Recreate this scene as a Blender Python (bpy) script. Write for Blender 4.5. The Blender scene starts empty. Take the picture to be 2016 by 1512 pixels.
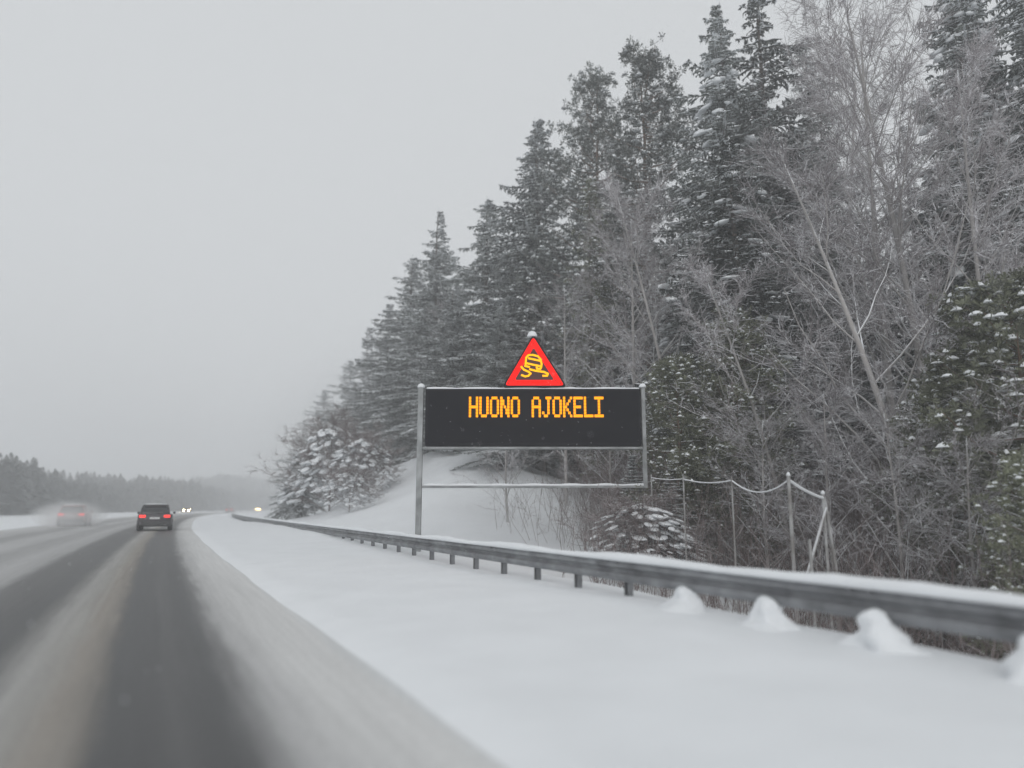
import bpy, math, random
import numpy as np
from mathutils import Vector, Matrix, noise as mnoise

sc = bpy.context.scene
COL = sc.collection
R = math.radians
# ------------------------------------------------------------------ camera
YAW, PITCH, EYE, LENS = R(26.0), R(9.5), 1.3, 26.0
cd = bpy.data.cameras.new('camera'); cam = bpy.data.objects.new('camera', cd); COL.objects.link(cam)
cd.lens = LENS; cd.sensor_width = 36; cd.clip_start = 0.05; cd.clip_end = 6000
cam.location = (0, 0, EYE)
cam.rotation_euler = (R(90) + PITCH, 0, -YAW)
cd.dof.use_dof = True
cd.dof.focus_distance = 21.0
cd.dof.aperture_fstop = 0.34
sc.camera = cam
# ------------------------------------------------------------------ overcast sky
SUN_EL, SUN_AZ = R(28), R(200)
w = bpy.data.worlds.new('World'); sc.world = w; w.use_nodes = True
nt = w.node_tree; nt.nodes.clear()
o_ = nt.nodes.new('ShaderNodeOutputWorld'); bg = nt.nodes.new('ShaderNodeBackground')
sky = nt.nodes.new('ShaderNodeTexSky'); sky.sky_type = 'NISHITA'; sky.sun_disc = False
sky.sun_elevation = SUN_EL; sky.sun_rotation = SUN_AZ; sky.dust_density = 6.0; sky.air_density = 1.0
hs = nt.nodes.new('ShaderNodeHueSaturation'); hs.inputs['Saturation'].default_value = 0.06
mx = nt.nodes.new('ShaderNodeMix'); mx.data_type = 'RGBA'; mx.inputs[0].default_value = 0.86
mx.inputs[7].default_value = (5.85, 6.05, 6.22, 1)     # cloud layer over the clear sky
nt.links.new(sky.outputs[0], hs.inputs['Color']); nt.links.new(hs.outputs[0], mx.inputs[6])
nt.links.new(mx.outputs[2], bg.inputs[0]); nt.links.new(bg.outputs[0], o_.inputs[0])
bg.inputs[1].default_value = 0.11
sl = bpy.data.lights.new('sun', 'SUN'); sl.energy = 0.5; sl.angle = R(40); sl.color = (1, 0.98, 0.95)
so = bpy.data.objects.new('sun', sl); COL.objects.link(so)
so.rotation_euler = (R(90) - SUN_EL, 0, R(180) - SUN_AZ)
sc.view_settings.view_transform = 'Standard'; sc.view_settings.look = 'None'
sc.view_settings.gamma = 1; sc.view_settings.exposure = 0.15
sc.cycles.max_bounces = 8; sc.cycles.volume_bounces = 2
sc.cycles.transparent_max_bounces = 8
HAZE = 0.0039

# ------------------------------------------------------------------ helpers
def curve(y):
    y = np.asarray(y, float)
    yy = np.clip(y, -50, 320)
    c = yy * yy / 2500.0 + 2e-6 * np.clip(yy - 100, 0, None) ** 3
    slope = 2 * 320 / 2500.0 + 6e-6 * 220 ** 2
    return c + np.clip(y - 320, 0, None) * slope

def ray(px, py, D):
    """point seen at photo pixel px,py at level distance D in front of the lens"""
    a = (px - 1008) / 1456.0; b = (756 - py) / 1456.0
    s = D / (math.cos(PITCH) - b * math.sin(PITCH))
    return Vector((D * math.sin(YAW) + s * a * math.cos(YAW),
                   D * math.cos(YAW) - s * a * math.sin(YAW),
                   EYE + s * (math.sin(PITCH) + b * math.cos(PITCH))))

def ss(a, b, x):
    t = np.clip((np.asarray(x, float) - a) / (b - a), 0, 1)
    return t * t * (3 - 2 * t)

def wob(x, y):
    return (np.sin(x * .9 + 1.3 * np.sin(y * .37)) * np.cos(y * .71 + .5 * np.sin(x * .43))
            + .5 * np.sin(x * 2.1 + y * 1.3) * np.cos(y * 1.9 - x * .7))

def terrain(x, y):
    x = np.asarray(x, float); y = np.asarray(y, float)
    u = x - curve(y)
    z = np.full(u.shape, -0.03) if u.shape else np.array(-0.03)
    z = z + 0.09 * ss(1.45, 2.1, u + .03 * wob(u * 0, y * .6)) + 0.05 * ss(2.0, 5.2, u) + .012 * wob(x * 2.3, y * 1.7) * ss(1.7, 2.6, u) * ss(20, 6, np.abs(u)) + .018 * wob(u * .8, y * .5) * ss(2.2, 3.5, u)
    drop = 0.35 + 2.1 * ss(17.5, 9.5, y)
    z = z - drop * ss(6.35 - .4 * ss(10, 7, y), 10.5, u)
    z = z + 1.2 * ss(17, 26, u) + 2.5 * ss(26, 60, u)
    z = z + 0.05 * wob(x, y) * ss(6.5, 9, u)
    # snowy knoll beyond the sign
    kx = (u - 17.0) / 6.5; ky = (y - 48.0) / 15.0
    z = z + 5.2 * np.exp(-(kx ** 2) - ky ** 2) * (1 + .07 * wob(x * .8, y * .8))
    kx = (u - 10.0) / 3.2; ky = (y - 31.0) / 9.0
    z = z + 0.9 * np.exp(-(kx ** 2) - ky ** 2)
    z = z + 1.5 * (1 + .12 * wob(x * 1.3, y * 1.1)) * np.exp(-((u - 15.5) / 4.5) ** 2 - ((y - 33.0) / 8.0) ** 2)
    # left side
    z = z + 0.25 * ss(-8.6, -10.5, u) - 0.5 * ss(-11, -14, u) + 0.45 * ss(-14, -16, u)
    z = z + 1.5 * ss(-26, -45, u) + 6.0 * ss(-45, -160, u)
    z = z + 5 * ss(350, 620, y)
    return z

def gz(x, y): return float(terrain(x, y))

def mesh_pd(name, verts, faces, smooth=False):
    m = bpy.data.meshes.new(name); m.from_pydata([tuple(v) for v in verts], [], [tuple(f) for f in faces]); m.update()
    if smooth: m.polygons.foreach_set('use_smooth', [True] * len(m.polygons))
    return m

def mesh_soup(name, polys):
    """polys: list of arrays (n,k,3), unwelded small faces"""
    V = []; ls = []; lt = []; n = 0
    for P in polys:
        if len(P) == 0: continue
        P = np.asarray(P, np.float32); k = P.shape[1]
        V.append(P.reshape(-1, 3))
        ls.append(n + np.arange(len(P)) * k); lt.append(np.full(len(P), k)); n += len(P) * k
    V = np.concatenate(V); ls = np.concatenate(ls); lt = np.concatenate(lt)
    m = bpy.data.meshes.new(name)
    m.vertices.add(len(V)); m.vertices.foreach_set('co', V.ravel())
    m.loops.add(n); m.loops.foreach_set('vertex_index', np.arange(n, dtype=np.int32))
    m.polygons.add(len(ls)); m.polygons.foreach_set('loop_start', ls.astype(np.int32))
    m.update(calc_edges=True); m.validate()
    return m

def link(name, mesh, mat, parent=None):
    o = bpy.data.objects.new(name, mesh); COL.objects.link(o)
    if mat is not None and len(mesh.materials) == 0: mesh.materials.append(mat)
    if parent: o.parent = parent
    return o

def tag(o, label=None, cat=None, group=None, kind=None):
    if label: o['label'] = label
    if cat: o['category'] = cat
    if group: o['group'] = group
    if kind: o['kind'] = kind
    return o

def empty(name, loc, rz=0.0):
    o = bpy.data.objects.new(name, None); COL.objects.link(o); o.location = loc; o.rotation_euler = (0, 0, rz)
    o.empty_display_size = .2
    return o

class MB:
    def __init__(s): s.v = []; s.f = []
    def add(s, vs, fs):
        n = len(s.v); s.v += [tuple(v) for v in vs]; s.f += [tuple(i + n for i in f) for f in fs]; return s
    def box(s, x0, x1, y0, y1, z0, z1, M=None):
        vs = [Vector((x, y, z)) for x in (x0, x1) for y in (y0, y1) for z in (z0, z1)]
        if M is not None: vs = [M @ v for v in vs]
        return s.add(vs, [(0, 1, 3, 2), (4, 6, 7, 5), (0, 4, 5, 1), (2, 3, 7, 6), (0, 2, 6, 4), (1, 5, 7, 3)])
    def tube(s, pts, rad, n=6, cap=True):
        pts = [Vector(p) for p in pts]; k = len(pts)
        if not hasattr(rad, '__len__'): rad = [rad] * k
        d0 = (pts[1] - pts[0]).normalized()
        ref = Vector((0, 0, 1)) if abs(d0.z) < .8 else Vector((1, 0, 0))
        vs = []
        for i, p in enumerate(pts):
            d = (pts[min(i + 1, k - 1)] - pts[max(i - 1, 0)]).normalized()
            a = d.cross(ref).normalized(); b = d.cross(a)
            for j in range(n):
                t = 2 * math.pi * j / n
                vs.append(p + (a * math.cos(t) + b * math.sin(t)) * rad[i])
        fs = [(i * n + j, i * n + (j + 1) % n, (i + 1) * n + (j + 1) % n, (i + 1) * n + j) for i in range(k - 1) for j in range(n)]
        if cap: fs += [tuple(range(n))[::-1], tuple(range((k - 1) * n, k * n))]
        return s.add(vs, fs)
    def loft(s, rings, cap=True):
        n = len(rings[0]); k = len(rings); vs = [p for r in rings for p in r]
        fs = [(i * n + j, i * n + (j + 1) % n, (i + 1) * n + (j + 1) % n, (i + 1) * n + j) for i in range(k - 1) for j in range(n)]
        if cap: fs += [tuple(range(n))[::-1], tuple(range((k - 1) * n, k * n))]
        return s.add(vs, fs)
    def build(s, name, mat, parent=None, smooth=False, bevel=0):
        o = link(name, mesh_pd(name, s.v, s.f, smooth), mat, parent)
        if bevel:
            b = o.modifiers.new('bevel', 'BEVEL'); b.width = bevel; b.segments = 2; b.limit_method = 'ANGLE'
        return o

# ------------------------------------------------------------------ materials
def mat(name, col, rough=.6, metal=0, emit=None, strength=0, nscale=0, namp=0, bump=0, bscale=20, spec=.5):
    m = bpy.data.materials.new(name); m.use_nodes = True; t = m.node_tree
    b = t.nodes['Principled BSDF']
    b.inputs['Base Color'].default_value = (*col, 1); b.inputs['Roughness'].default_value = rough
    b.inputs['Metallic'].default_value = metal; b.inputs['Specular IOR Level'].default_value = spec
    if emit:
        b.inputs['Emission Color'].default_value = (*emit, 1); b.inputs['Emission Strength'].default_value = strength
    if nscale:
        tc = t.nodes.new('ShaderNodeTexCoord'); nz = t.nodes.new('ShaderNodeTexNoise')
        nz.inputs['Scale'].default_value = nscale; nz.inputs['Detail'].default_value = 4
        t.links.new(tc.outputs['Object'], nz.inputs['Vector'])
        mr = t.nodes.new('ShaderNodeMapRange'); mr.inputs[1].default_value = .3; mr.inputs[2].default_value = .7
        mr.inputs[3].default_value = 1 - namp; mr.inputs[4].default_value = 1 + namp
        t.links.new(nz.outputs[0], mr.inputs[0])
        vm = t.nodes.new('ShaderNodeVectorMath'); vm.operation = 'SCALE'; vm.inputs[0].default_value = col
        t.links.new(mr.outputs[0], vm.inputs['Scale']); t.links.new(vm.outputs[0], b.inputs['Base Color'])
    if bump:
        tc = t.nodes.new('ShaderNodeTexCoord'); nz = t.nodes.new('ShaderNodeTexNoise')
        nz.inputs['Scale'].default_value = bscale; nz.inputs['Detail'].default_value = 5
        t.links.new(tc.outputs['Object'], nz.inputs['Vector'])
        bp = t.nodes.new('ShaderNodeBump'); bp.inputs['Strength'].default_value = bump; bp.inputs['Distance'].default_value = .05
        t.links.new(nz.outputs[0], bp.inputs['Height']); t.links.new(bp.outputs[0], b.inputs['Normal'])
    return m

def vary(m, amp):
    t = m.node_tree; b = t.nodes['Principled BSDF']; src = b.inputs['Base Color'].links[0].from_socket
    oi = t.nodes.new('ShaderNodeObjectInfo'); mr = t.nodes.new('ShaderNodeMapRange'); mr.inputs[3].default_value = 1 - amp; mr.inputs[4].default_value = 1 + amp
    vm = t.nodes.new('ShaderNodeVectorMath'); vm.operation = 'SCALE'
    t.links.new(oi.outputs['Random'], mr.inputs[0]); t.links.new(src, vm.inputs[0]); t.links.new(mr.outputs[0], vm.inputs['Scale']); t.links.new(vm.outputs[0], b.inputs['Base Color'])

def snow_topped(name, col, snow=(.74, .76, .78), lo=.25, hi=.75, nscale=3.0, rough=.8, metal=0):
    """bare material with real snow lying on whatever faces up"""
    m = bpy.data.materials.new(name); m.use_nodes = True; t = m.node_tree; b = t.nodes['Principled BSDF']
    b.inputs['Roughness'].default_value = rough; b.inputs['Metallic'].default_value = metal
    g = t.nodes.new('ShaderNodeNewGeometry'); sx = t.nodes.new('ShaderNodeSeparateXYZ')
    t.links.new(g.outputs['Normal'], sx.inputs[0])
    nz = t.nodes.new('ShaderNodeTexNoise'); nz.inputs['Scale'].default_value = nscale
    t.links.new(g.outputs['Position'], nz.inputs['Vector'])
    ad = t.nodes.new('ShaderNodeMath'); ad.operation = 'MULTIPLY_ADD'; ad.inputs[1].default_value = .9; ad.inputs[2].default_value = -.45
    t.links.new(nz.outputs[0], ad.inputs[0])
    a2 = t.nodes.new('ShaderNodeMath'); a2.operation = 'ADD'
    t.links.new(ad.outputs[0], a2.inputs[0]); t.links.new(sx.outputs[2], a2.inputs[1])
    mr = t.nodes.new('ShaderNodeMapRange'); mr.inputs[1].default_value = lo; mr.inputs[2].default_value = hi
    t.links.new(a2.outputs[0], mr.inputs[0])
    mx = t.nodes.new('ShaderNodeMix'); mx.data_type = 'RGBA'; mx.inputs[6].default_value = (*col, 1); mx.inputs[7].default_value = (*snow, 1)
    t.links.new(mr.outputs[0], mx.inputs[0]); t.links.new(mx.outputs[2], b.inputs['Base Color'])
    return m

M = {}
M['snow'] = mat('snow', (.80, .82, .84), .75, nscale=1.2, namp=.03, bump=.25, bscale=6)
M['tree_snow'] = mat('tree_snow', (.78, .80, .82), .8)
M['needles'] = mat('needles', (.11, .12, .111), .7, nscale=.8, namp=.35)
M['needles_dark'] = mat('needles_dark', (.05, .058, .052), .7, nscale=.8, namp=.3)
M['needles_green'] = mat('needles_green', (.16, .17, .115), .7, nscale=.8, namp=.35)
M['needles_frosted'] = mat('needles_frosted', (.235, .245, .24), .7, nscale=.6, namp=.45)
M['bark'] = snow_topped('bark', (.085, .07, .06), lo=.35, hi=.7)
M['pine_bark'] = snow_topped('pine_bark', (.16, .10, .07), lo=.35, hi=.7)
M['birch_bark'] = snow_topped('birch_bark', (.36, .34, .33), lo=.2, hi=.6)
M['twigs'] = snow_topped('twigs', (.24, .218, .222), snow=(.70, .70, .73), lo=-.25, hi=.65)
M['brown_twigs'] = snow_topped('brown_twigs', (.15, .115, .11), snow=(.50, .48, .49), lo=.1, hi=.9)
M['steel'] = mat('galvanised_steel', (.22, .225, .235), .55, .3, nscale=3, namp=.4)
M['sign_steel'] = snow_topped('frosted_steel', (.19, .20, .20), snow=(.7, .72, .74), lo=-.15, hi=.7, rough=.6)
M['black'] = mat('sign_black', (.012, .012, .016), .7, nscale=3, namp=.15, spec=.15)
M['amber'] = mat('amber_leds', (.1, .04, .0), .5, emit=(1.0, .33, .0), strength=1.55, spec=.0)
M['yellow'] = mat('yellow_leds', (.1, .05, .0), .5, emit=(1.0, .46, .0), strength=1.4, spec=.0)
M['red'] = mat('red_leds', (.05, .0, .0), .6, emit=(1.0, .006, .001), strength=1.35, spec=.05)
M['red_glow'] = mat('glow_tinted_board', (.08, .02, .015), .6)  # dark face; the red glow of the LEDs is put into its colour
M['fence'] = snow_topped('fence_post_wood', (.22, .21, .20), lo=-.1, hi=.6)
M['glass'] = mat('car_glass', (.02, .022, .025), .08)
M['tyre'] = mat('tyre', (.03, .03, .03), .8)
M['rim'] = mat('rim', (.35, .35, .36), .35, .8)
M['plastic'] = mat('black_plastic', (.035, .035, .037), .55)
M['plate'] = mat('licence_plate', (.7, .7, .7), .5)
M['tail_on'] = mat('tail_light_lit', (.5, .02, .02), .3, emit=(1, .03, .02), strength=1.6)
M['tail_off'] = mat('tail_light', (.25, .02, .02), .25)
M['head_on'] = mat('headlight_lit', (.9, .85, .7), .2, emit=(1, .66, .25), strength=240)
M['head_off'] = mat('headlight', (.6, .6, .6), .2)

for k_, a_ in (('needles', .45), ('needles_green', .3), ('twigs', .22), ('birch_bark', .25)): vary(M[k_], a_)

def road_material():
    m = bpy.data.materials.new('slushy_asphalt'); m.use_nodes = True; t = m.node_tree; b = t.nodes['Principled BSDF']
    uv = t.nodes.new('ShaderNodeUVMap'); uv.uv_map = 'lane'
    sp = t.nodes.new('ShaderNodeSeparateXYZ'); t.links.new(uv.outputs[0], sp.inputs[0])
    def noise_at(sx, sy, detail=4, scale=1):
        mp = t.nodes.new('ShaderNodeMapping'); mp.inputs['Scale'].default_value = (sx, sy, 1)
        n = t.nodes.new('ShaderNodeTexNoise'); n.inputs['Scale'].default_value = scale; n.inputs['Detail'].default_value = detail
        t.links.new(uv.outputs[0], mp.inputs[0]); t.links.new(mp.outputs[0], n.inputs['Vector']); return n
    n1 = noise_at(1.2, .22, 3); n2 = noise_at(9, .8, 4); n3 = noise_at(26, 9, 4); n4 = noise_at(.9, .12, 2); n5 = noise_at(16, .35, 5)
    def math_(op, a, b_, c=None):
        q = t.nodes.new('ShaderNodeMath'); q.operation = op
        for i, x in enumerate((a, b_, c)):
            if x is None: continue
            if isinstance(x, (int, float)): q.inputs[i].default_value = x
            else: t.links.new(x, q.inputs[i])
        return q.outputs[0]
    u = math_('MULTIPLY_ADD', n1.outputs[0], .22, sp.outputs[0]); u = math_('ADD', u, -.11)
    u = math_('MULTIPLY_ADD', n2.outputs[0], .18, u); u = math_('ADD', u, -.09)
    f = math_('MULTIPLY_ADD', u, 1 / 11.0, 8.7 / 11.0)
    cr = t.nodes.new('ShaderNodeValToRGB'); t.links.new(f, cr.inputs[0])
    W_ = (.60, .62, .63); PS = (.50, .50, .50); SL = (.31, .305, .295); BR = (.30, .278, .252); BR2 = (.285, .28, .265); AS = (.105, .105, .105); AD = (.076, .077, .078); TL = (.36, .36, .355)
    st = [(-8.7, W_), (-8.0, PS), (-6.6, (.42, .42, .42)), (-6.1, (.33, .33, .33)), (-5.4, (.33, .33, .33)), (-5.0, (.42, .42, .42)), (-4.2, (.43, .43, .43)), (-3.8, (.35, .35, .35)), (-3.3, (.36, .36, .36)),
          (-2.8, (.43, .43, .43)), (-2.25, (.36, .36, .36)), (-2.0, (.15, .15, .15)), (-1.5, AS), (-1.15, AD), (-1.0, (.19, .19, .185)), (-.82, (.35, .345, .335)), (-.62, (.32, .312, .295)), (-.45, BR), (-.30, (.24, .225, .205)), (-.16, AD), (.16, (.072, .072, .073)), (.25, (.10, .10, .10)), (.34, (.074, .074, .075)), (.54, AD), (.66, (.20, .20, .20)), (.82, (.42, .42, .42)), (1.15, (.57, .57, .565)), (1.62, (.62, .62, .615)), (1.8, W_)]
    el = cr.color_ramp.elements
    while len(el) < len(st): el.new(.5)
    for e, (x, c) in zip(el, st): e.position = (x + 8.7) / 11.0; e.color = (*c, 1)
    k = math_('MULTIPLY_ADD', n3.outputs[0], .34, .84)
    k = math_('MULTIPLY', k, math_('MULTIPLY_ADD', n5.outputs[0], .32, .85))
    k = math_('MULTIPLY', k, math_('MULTIPLY_ADD', n4.outputs[0], .3, .85))
    vm = t.nodes.new('ShaderNodeVectorMath'); vm.operation = 'SCALE'
    t.links.new(cr.outputs[0], vm.inputs[0]); t.links.new(k, vm.inputs['Scale']); t.links.new(vm.outputs[0], b.inputs['Base Color'])
    # the bare wheel tracks are wet
    sv = t.nodes.new('ShaderNodeSeparateColor'); t.links.new(cr.outputs[0], sv.inputs[0])
    mr = t.nodes.new('ShaderNodeMapRange'); mr.inputs[1].default_value = .08; mr.inputs[2].default_value = .3; mr.inputs[3].default_value = .5; mr.inputs[4].default_value = .85
    t.links.new(sv.outputs[0], mr.inputs[0]); t.links.new(mr.outputs[0], b.inputs['Roughness'])
    b.inputs['Specular IOR Level'].default_value = .3
    bp = t.nodes.new('ShaderNodeBump'); bp.inputs['Strength'].default_value = .35; bp.inputs['Distance'].default_value = .02
    t.links.new(n3.outputs[0], bp.inputs['Height']); t.links.new(bp.outputs[0], b.inputs['Normal'])
    return m

# ------------------------------------------------------------------ ground and road
def spaced(parts):
    out = []
    for a, b, s in parts: out += list(np.arange(a, b, s))
    out.append(parts[-1][1]); return np.array(out)
us = spaced([(-650, -200, 50), (-200, -50, 12), (-50, -18, 2.5), (-18, -8, .6), (-8, 1, 1.5), (1, 3, .12), (3, 5.4, .3), (5.4, 7.2, .12), (7.2, 12, .4), (12, 40, 1.0), (40, 80, 5), (80, 700, 50)])
vs_ = spaced([(-40, -5, 5), (-5, 22, .33), (22, 80, 1.0), (80, 200, 4), (200, 700, 25)])
U, V = np.meshgrid(us, vs_); X = U + curve(V); Z = terrain(X, V)
Vt = np.stack([X, V, Z], -1).reshape(-1, 3); nu = len(us)
ii, jj = np.meshgrid(np.arange(len(vs_) - 1), np.arange(nu - 1), indexing='ij')
q = (ii * nu + jj).ravel(); F = np.stack([q, q + 1, q + nu + 1, q + nu], -1)
g = link('ground', mesh_pd('ground', Vt.tolist(), F.tolist(), True), M['snow']); tag(g, kind='structure')

ru = np.array([-8.7, -7, -5, -3, -1, 0, 1, 1.6, 2.1]); rv = spaced([(-40, 80, 4), (80, 700, 8)])
U, V = np.meshgrid(ru, rv); X = U + curve(V)
me = mesh_pd('road', np.stack([X, V, np.zeros_like(X) + .004 + 7 * ss(330, 420, V) * 0], -1).reshape(-1, 3).tolist(),
             [(i * 9 + j, i * 9 + j + 1, (i + 1) * 9 + j + 1, (i + 1) * 9 + j) for i in range(len(rv) - 1) for j in range(8)], True)
uvl = me.uv_layers.new(name='lane'); UVf = np.stack([U, V], -1).reshape(-1, 2)
vi = np.empty(len(me.loops), np.int32); me.loops.foreach_get('vertex_index', vi); uvl.data.foreach_set('uv', UVf[vi].astype(np.float32).ravel())
road = link('road', me, road_material()); tag(road, kind='structure')

# ------------------------------------------------------------------ guard rail
RU = 5.85
def rail_pt(y, du=0, z=0):
    sl_ = float(curve(y + .5) - curve(y - .5)); n = Vector((1, -sl_, 0)).normalized()
    return Vector((RU + float(curve(y)), y, 0)) + n * du + Vector((0, 0, z))
rail = empty('guardrail', rail_pt(0)); tag(rail, 'long galvanised steel crash barrier with snow along its top', 'guardrail')
ry = list(np.arange(-3, 20, .65)) + list(np.arange(20, 130, 2.6))
RZ = lambda z: .61 + (z - .76) * 1.0
prof = [(-.02, .76), (-.05, .745), (-.085, .70), (-.085, .66), (-.03, .625), (-.03, .60), (-.085, .565), (-.085, .525), (-.05, .48), (-.02, .465),
        (-.012, .47), (-.042, .487), (-.075, .53), (-.075, .56), (-.02, .597), (-.02, .628), (-.075, .665), (-.075, .695), (-.042, .738), (-.012, .75)]
off = rail.location
mb = MB(); mb.loft([[rail_pt(y, a, RZ(z)) - off for a, z in prof[::-1]] for y in ry]); mb.build('beam', M['steel'], rail)
mb = MB(); rnd = random.Random(5)
rings = []
for y in np.concatenate([np.arange(-3, 24, .3), np.arange(24, 130, 2.0)]):
    hh = .075 + .02 * math.sin(y * 1.7) + rnd.uniform(-.008, .008); ww = .085 + .01 * math.sin(y * 2.3)
    rings.append([rail_pt(y, -.03 + ww * math.cos(t), RZ(.752) + max(0, math.sin(t)) * hh - (0.012 if math.sin(t) < .1 else 0)) - off for t in np.linspace(-.1, math.pi + .1, 8)])
mb.loft(rings); mb.build('snow_cap', M['snow'], rail, True)
for yj in np.arange(.6, 40, 4.0):
    mb = MB(); mb.loft([[rail_pt(yy, a - .004, RZ(z)) - off for a, z in prof[:10] + [(-.018, .475), (-.018, .75)]] for yy in (yj, yj + .16, yj + .32)])
    for yy in (yj + .06, yj + .26):
        for zz in (.72, .54):
            p_ = rail_pt(yy, -.096, RZ(zz)) - off; mb.box(p_.x - .006, p_.x + .012, p_.y - .015, p_.y + .015, p_.z - .015, p_.z + .015)
    mb.build('splice_plate', M['steel'], rail)
k = 0; y = -2.07
pm = None
while y < 125 and k < 98:
    x_ = float(curve(y)) + RU
    mb = MB()
    z0 = gz(x_, y) - .25
    p = rail_pt(y, .04) - off
    # C section post with spacer block
    M4 = Matrix.Translation(p) @ Matrix.Rotation(-math.atan(float(curve(y + .5) - curve(y - .5))), 4, 'Z')
    mb.box(-.03, .05, -.045, -.035, z0, .57, M4); mb.box(-.03, .05, .035, .045, z0, .57, M4); mb.box(.045, .055, -.0448, .0448, z0, .569, M4)
    mb.box(-.062, -.032, -.04, .04, .40, .56, M4)
    mb.build('post', M['steel'], rail); y += 1.33; k += 1

# snow heaps left against the nearest posts
for i, (y, hgt, lab) in enumerate([(7.24, .25, 'smallest snow heap under the barrier, farthest of the four from the right edge'), (5.91, .28, 'snow heap under the barrier, next to the smallest one'),
                              (4.58, .30, 'largest whole snow heap, leaning against the near barrier post'), (3.25, .32, 'snow heap at the barrier cut by the right edge of the picture')]):
    p = rail_pt(y, -.07); z0 = gz(p.x, p.y); e = MB(); rings = []
    for t in np.linspace(0, 1, 15):
        r_ = (.14 + .30 * (1 - t) ** 3.0 + .015 * math.sin(t * 7 + i * 2)) * math.sqrt(max(.03, 1 - t ** 6))
        rings.append([(.05 * math.sin(2.5 * t + i) + r_ * (1 + .7 * mnoise.noise((math.cos(a) * 1.3, math.sin(a) * 1.3 + i * 7, t * 3))) * math.cos(a) * .8 + .04 * t, r_ * 1.1 * math.sin(a) * (1 + .7 * mnoise.noise((math.cos(a) * 1.5 + 9, math.sin(a), t * 3 + i))), -.06 + t * (hgt + .08)) for a in np.linspace(0, 2 * math.pi, 18, endpoint=False)])
    e.loft(rings); o = e.build('snow_heap', M['snow'], None, True); o.location = (p.x - .05, p.y, z0)
    tag(o, lab, 'snow heap', 'snow heaps against the barrier posts')

# ------------------------------------------------------------------ message sign
SD = 20.0
foot = ray(822, 1000, SD); SG = gz(foot.x, foot.y)
SL_ = (Vector((math.cos(YAW), -math.sin(YAW), 0)))
def sp(px, py):
    p = ray(px, py, SD); return ((p - foot).dot(SL_), p.z - SG)
sign = empty('message_sign', (foot.x, foot.y, SG), -YAW)
tag(sign, 'wide black electronic road sign with amber words HUONO AJOKELI on snowy steel frame', 'road sign')
x0, zt = sp(838, 765); x1, zb = sp(1264, 878)
mb = MB(); mb.box(x0, x1, 0, .32, zb, zt); mb.build('display_panel', M['black'], sign, bevel=.03)
mb = MB()
mb.box(x0 + .08, x1 - .08, -.028, -.002, zb + .08, zt - .08); mb.build('front_glass', mat('panel_front', (.006, .006, .010), .6, spec=.1), sign)
# frame: tall post left, hanging frame right, bars
fxl = sp(825, 900)[0]; fxr = sp(1271, 900)[0]; fzb = sp(1200, 958)[1]; fz2 = sp(1000, 882)[1]
mb = MB(); mb.box(fxl - .075, fxl + .075, .06, .21, -1.0, zt + .05); mb.build('post', M['sign_steel'], sign, bevel=.015)
mb = MB(); mb.box(fxr - .055, fxr + .055, .08, .19, fzb - .04, zt + .05); mb.build('side_frame', M['sign_steel'], sign, bevel=.012)
mb = MB(); mb.box(fxl + .078, fxr - .058, .09, .18, fzb - .035, fzb + .03); mb.build('lower_bar', M['sign_steel'], sign, bevel=.01)
mb = MB(); mb.box(fxl + .078, fxr - .058, .04, .24, zb - .085, zb - .02); mb.build('upper_bar', M['sign_steel'], sign, bevel=.01)
mb = MB(); rnd = random.Random(8); rings = []
for t in np.linspace(0, 1, 40):
    X_ = fxl + .1 + t * (fxr - fxl - .12); hh = .05 + .012 * math.sin(t * 40) + rnd.uniform(0, .01)
    rings.append([(X_, .135 + .052 * math.cos(a), fzb + .027 + max(0, math.sin(a)) * hh) for a in np.linspace(0, math.pi, 7)])
mb.loft(rings); mb.build('bar_snow', M['snow'], sign, True)
mb = MB(); rings = []
for t in np.linspace(0, 1, 60):
    X_ = x0 + .03 + t * (x1 - x0 - .06); hh = .055 + .012 * math.sin(t * 31) + rnd.uniform(0, .012)
    rings.append([(X_, .16 + .15 * math.cos(a), zt - .005 + max(0, math.sin(a)) * hh) for a in np.linspace(0, math.pi, 8)])
mb.loft(rings); mb.build('panel_snow', M['snow'], sign, True)
for fx in (fxl, fxr):
    mb = MB(); rings = []
    for t in np.linspace(0, 1, 6):
        r_ = .10 * math.sqrt(max(0, 1 - t * t)) + .004
        rings.append([(fx + r_ * math.cos(a), .135 + r_ * math.sin(a), zt + .05 + .12 * t) for a in np.linspace(0, 2 * math.pi, 10, endpoint=False)])
    mb.loft(rings); mb.build('snow_knob', M['snow'], sign, True)
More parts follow.
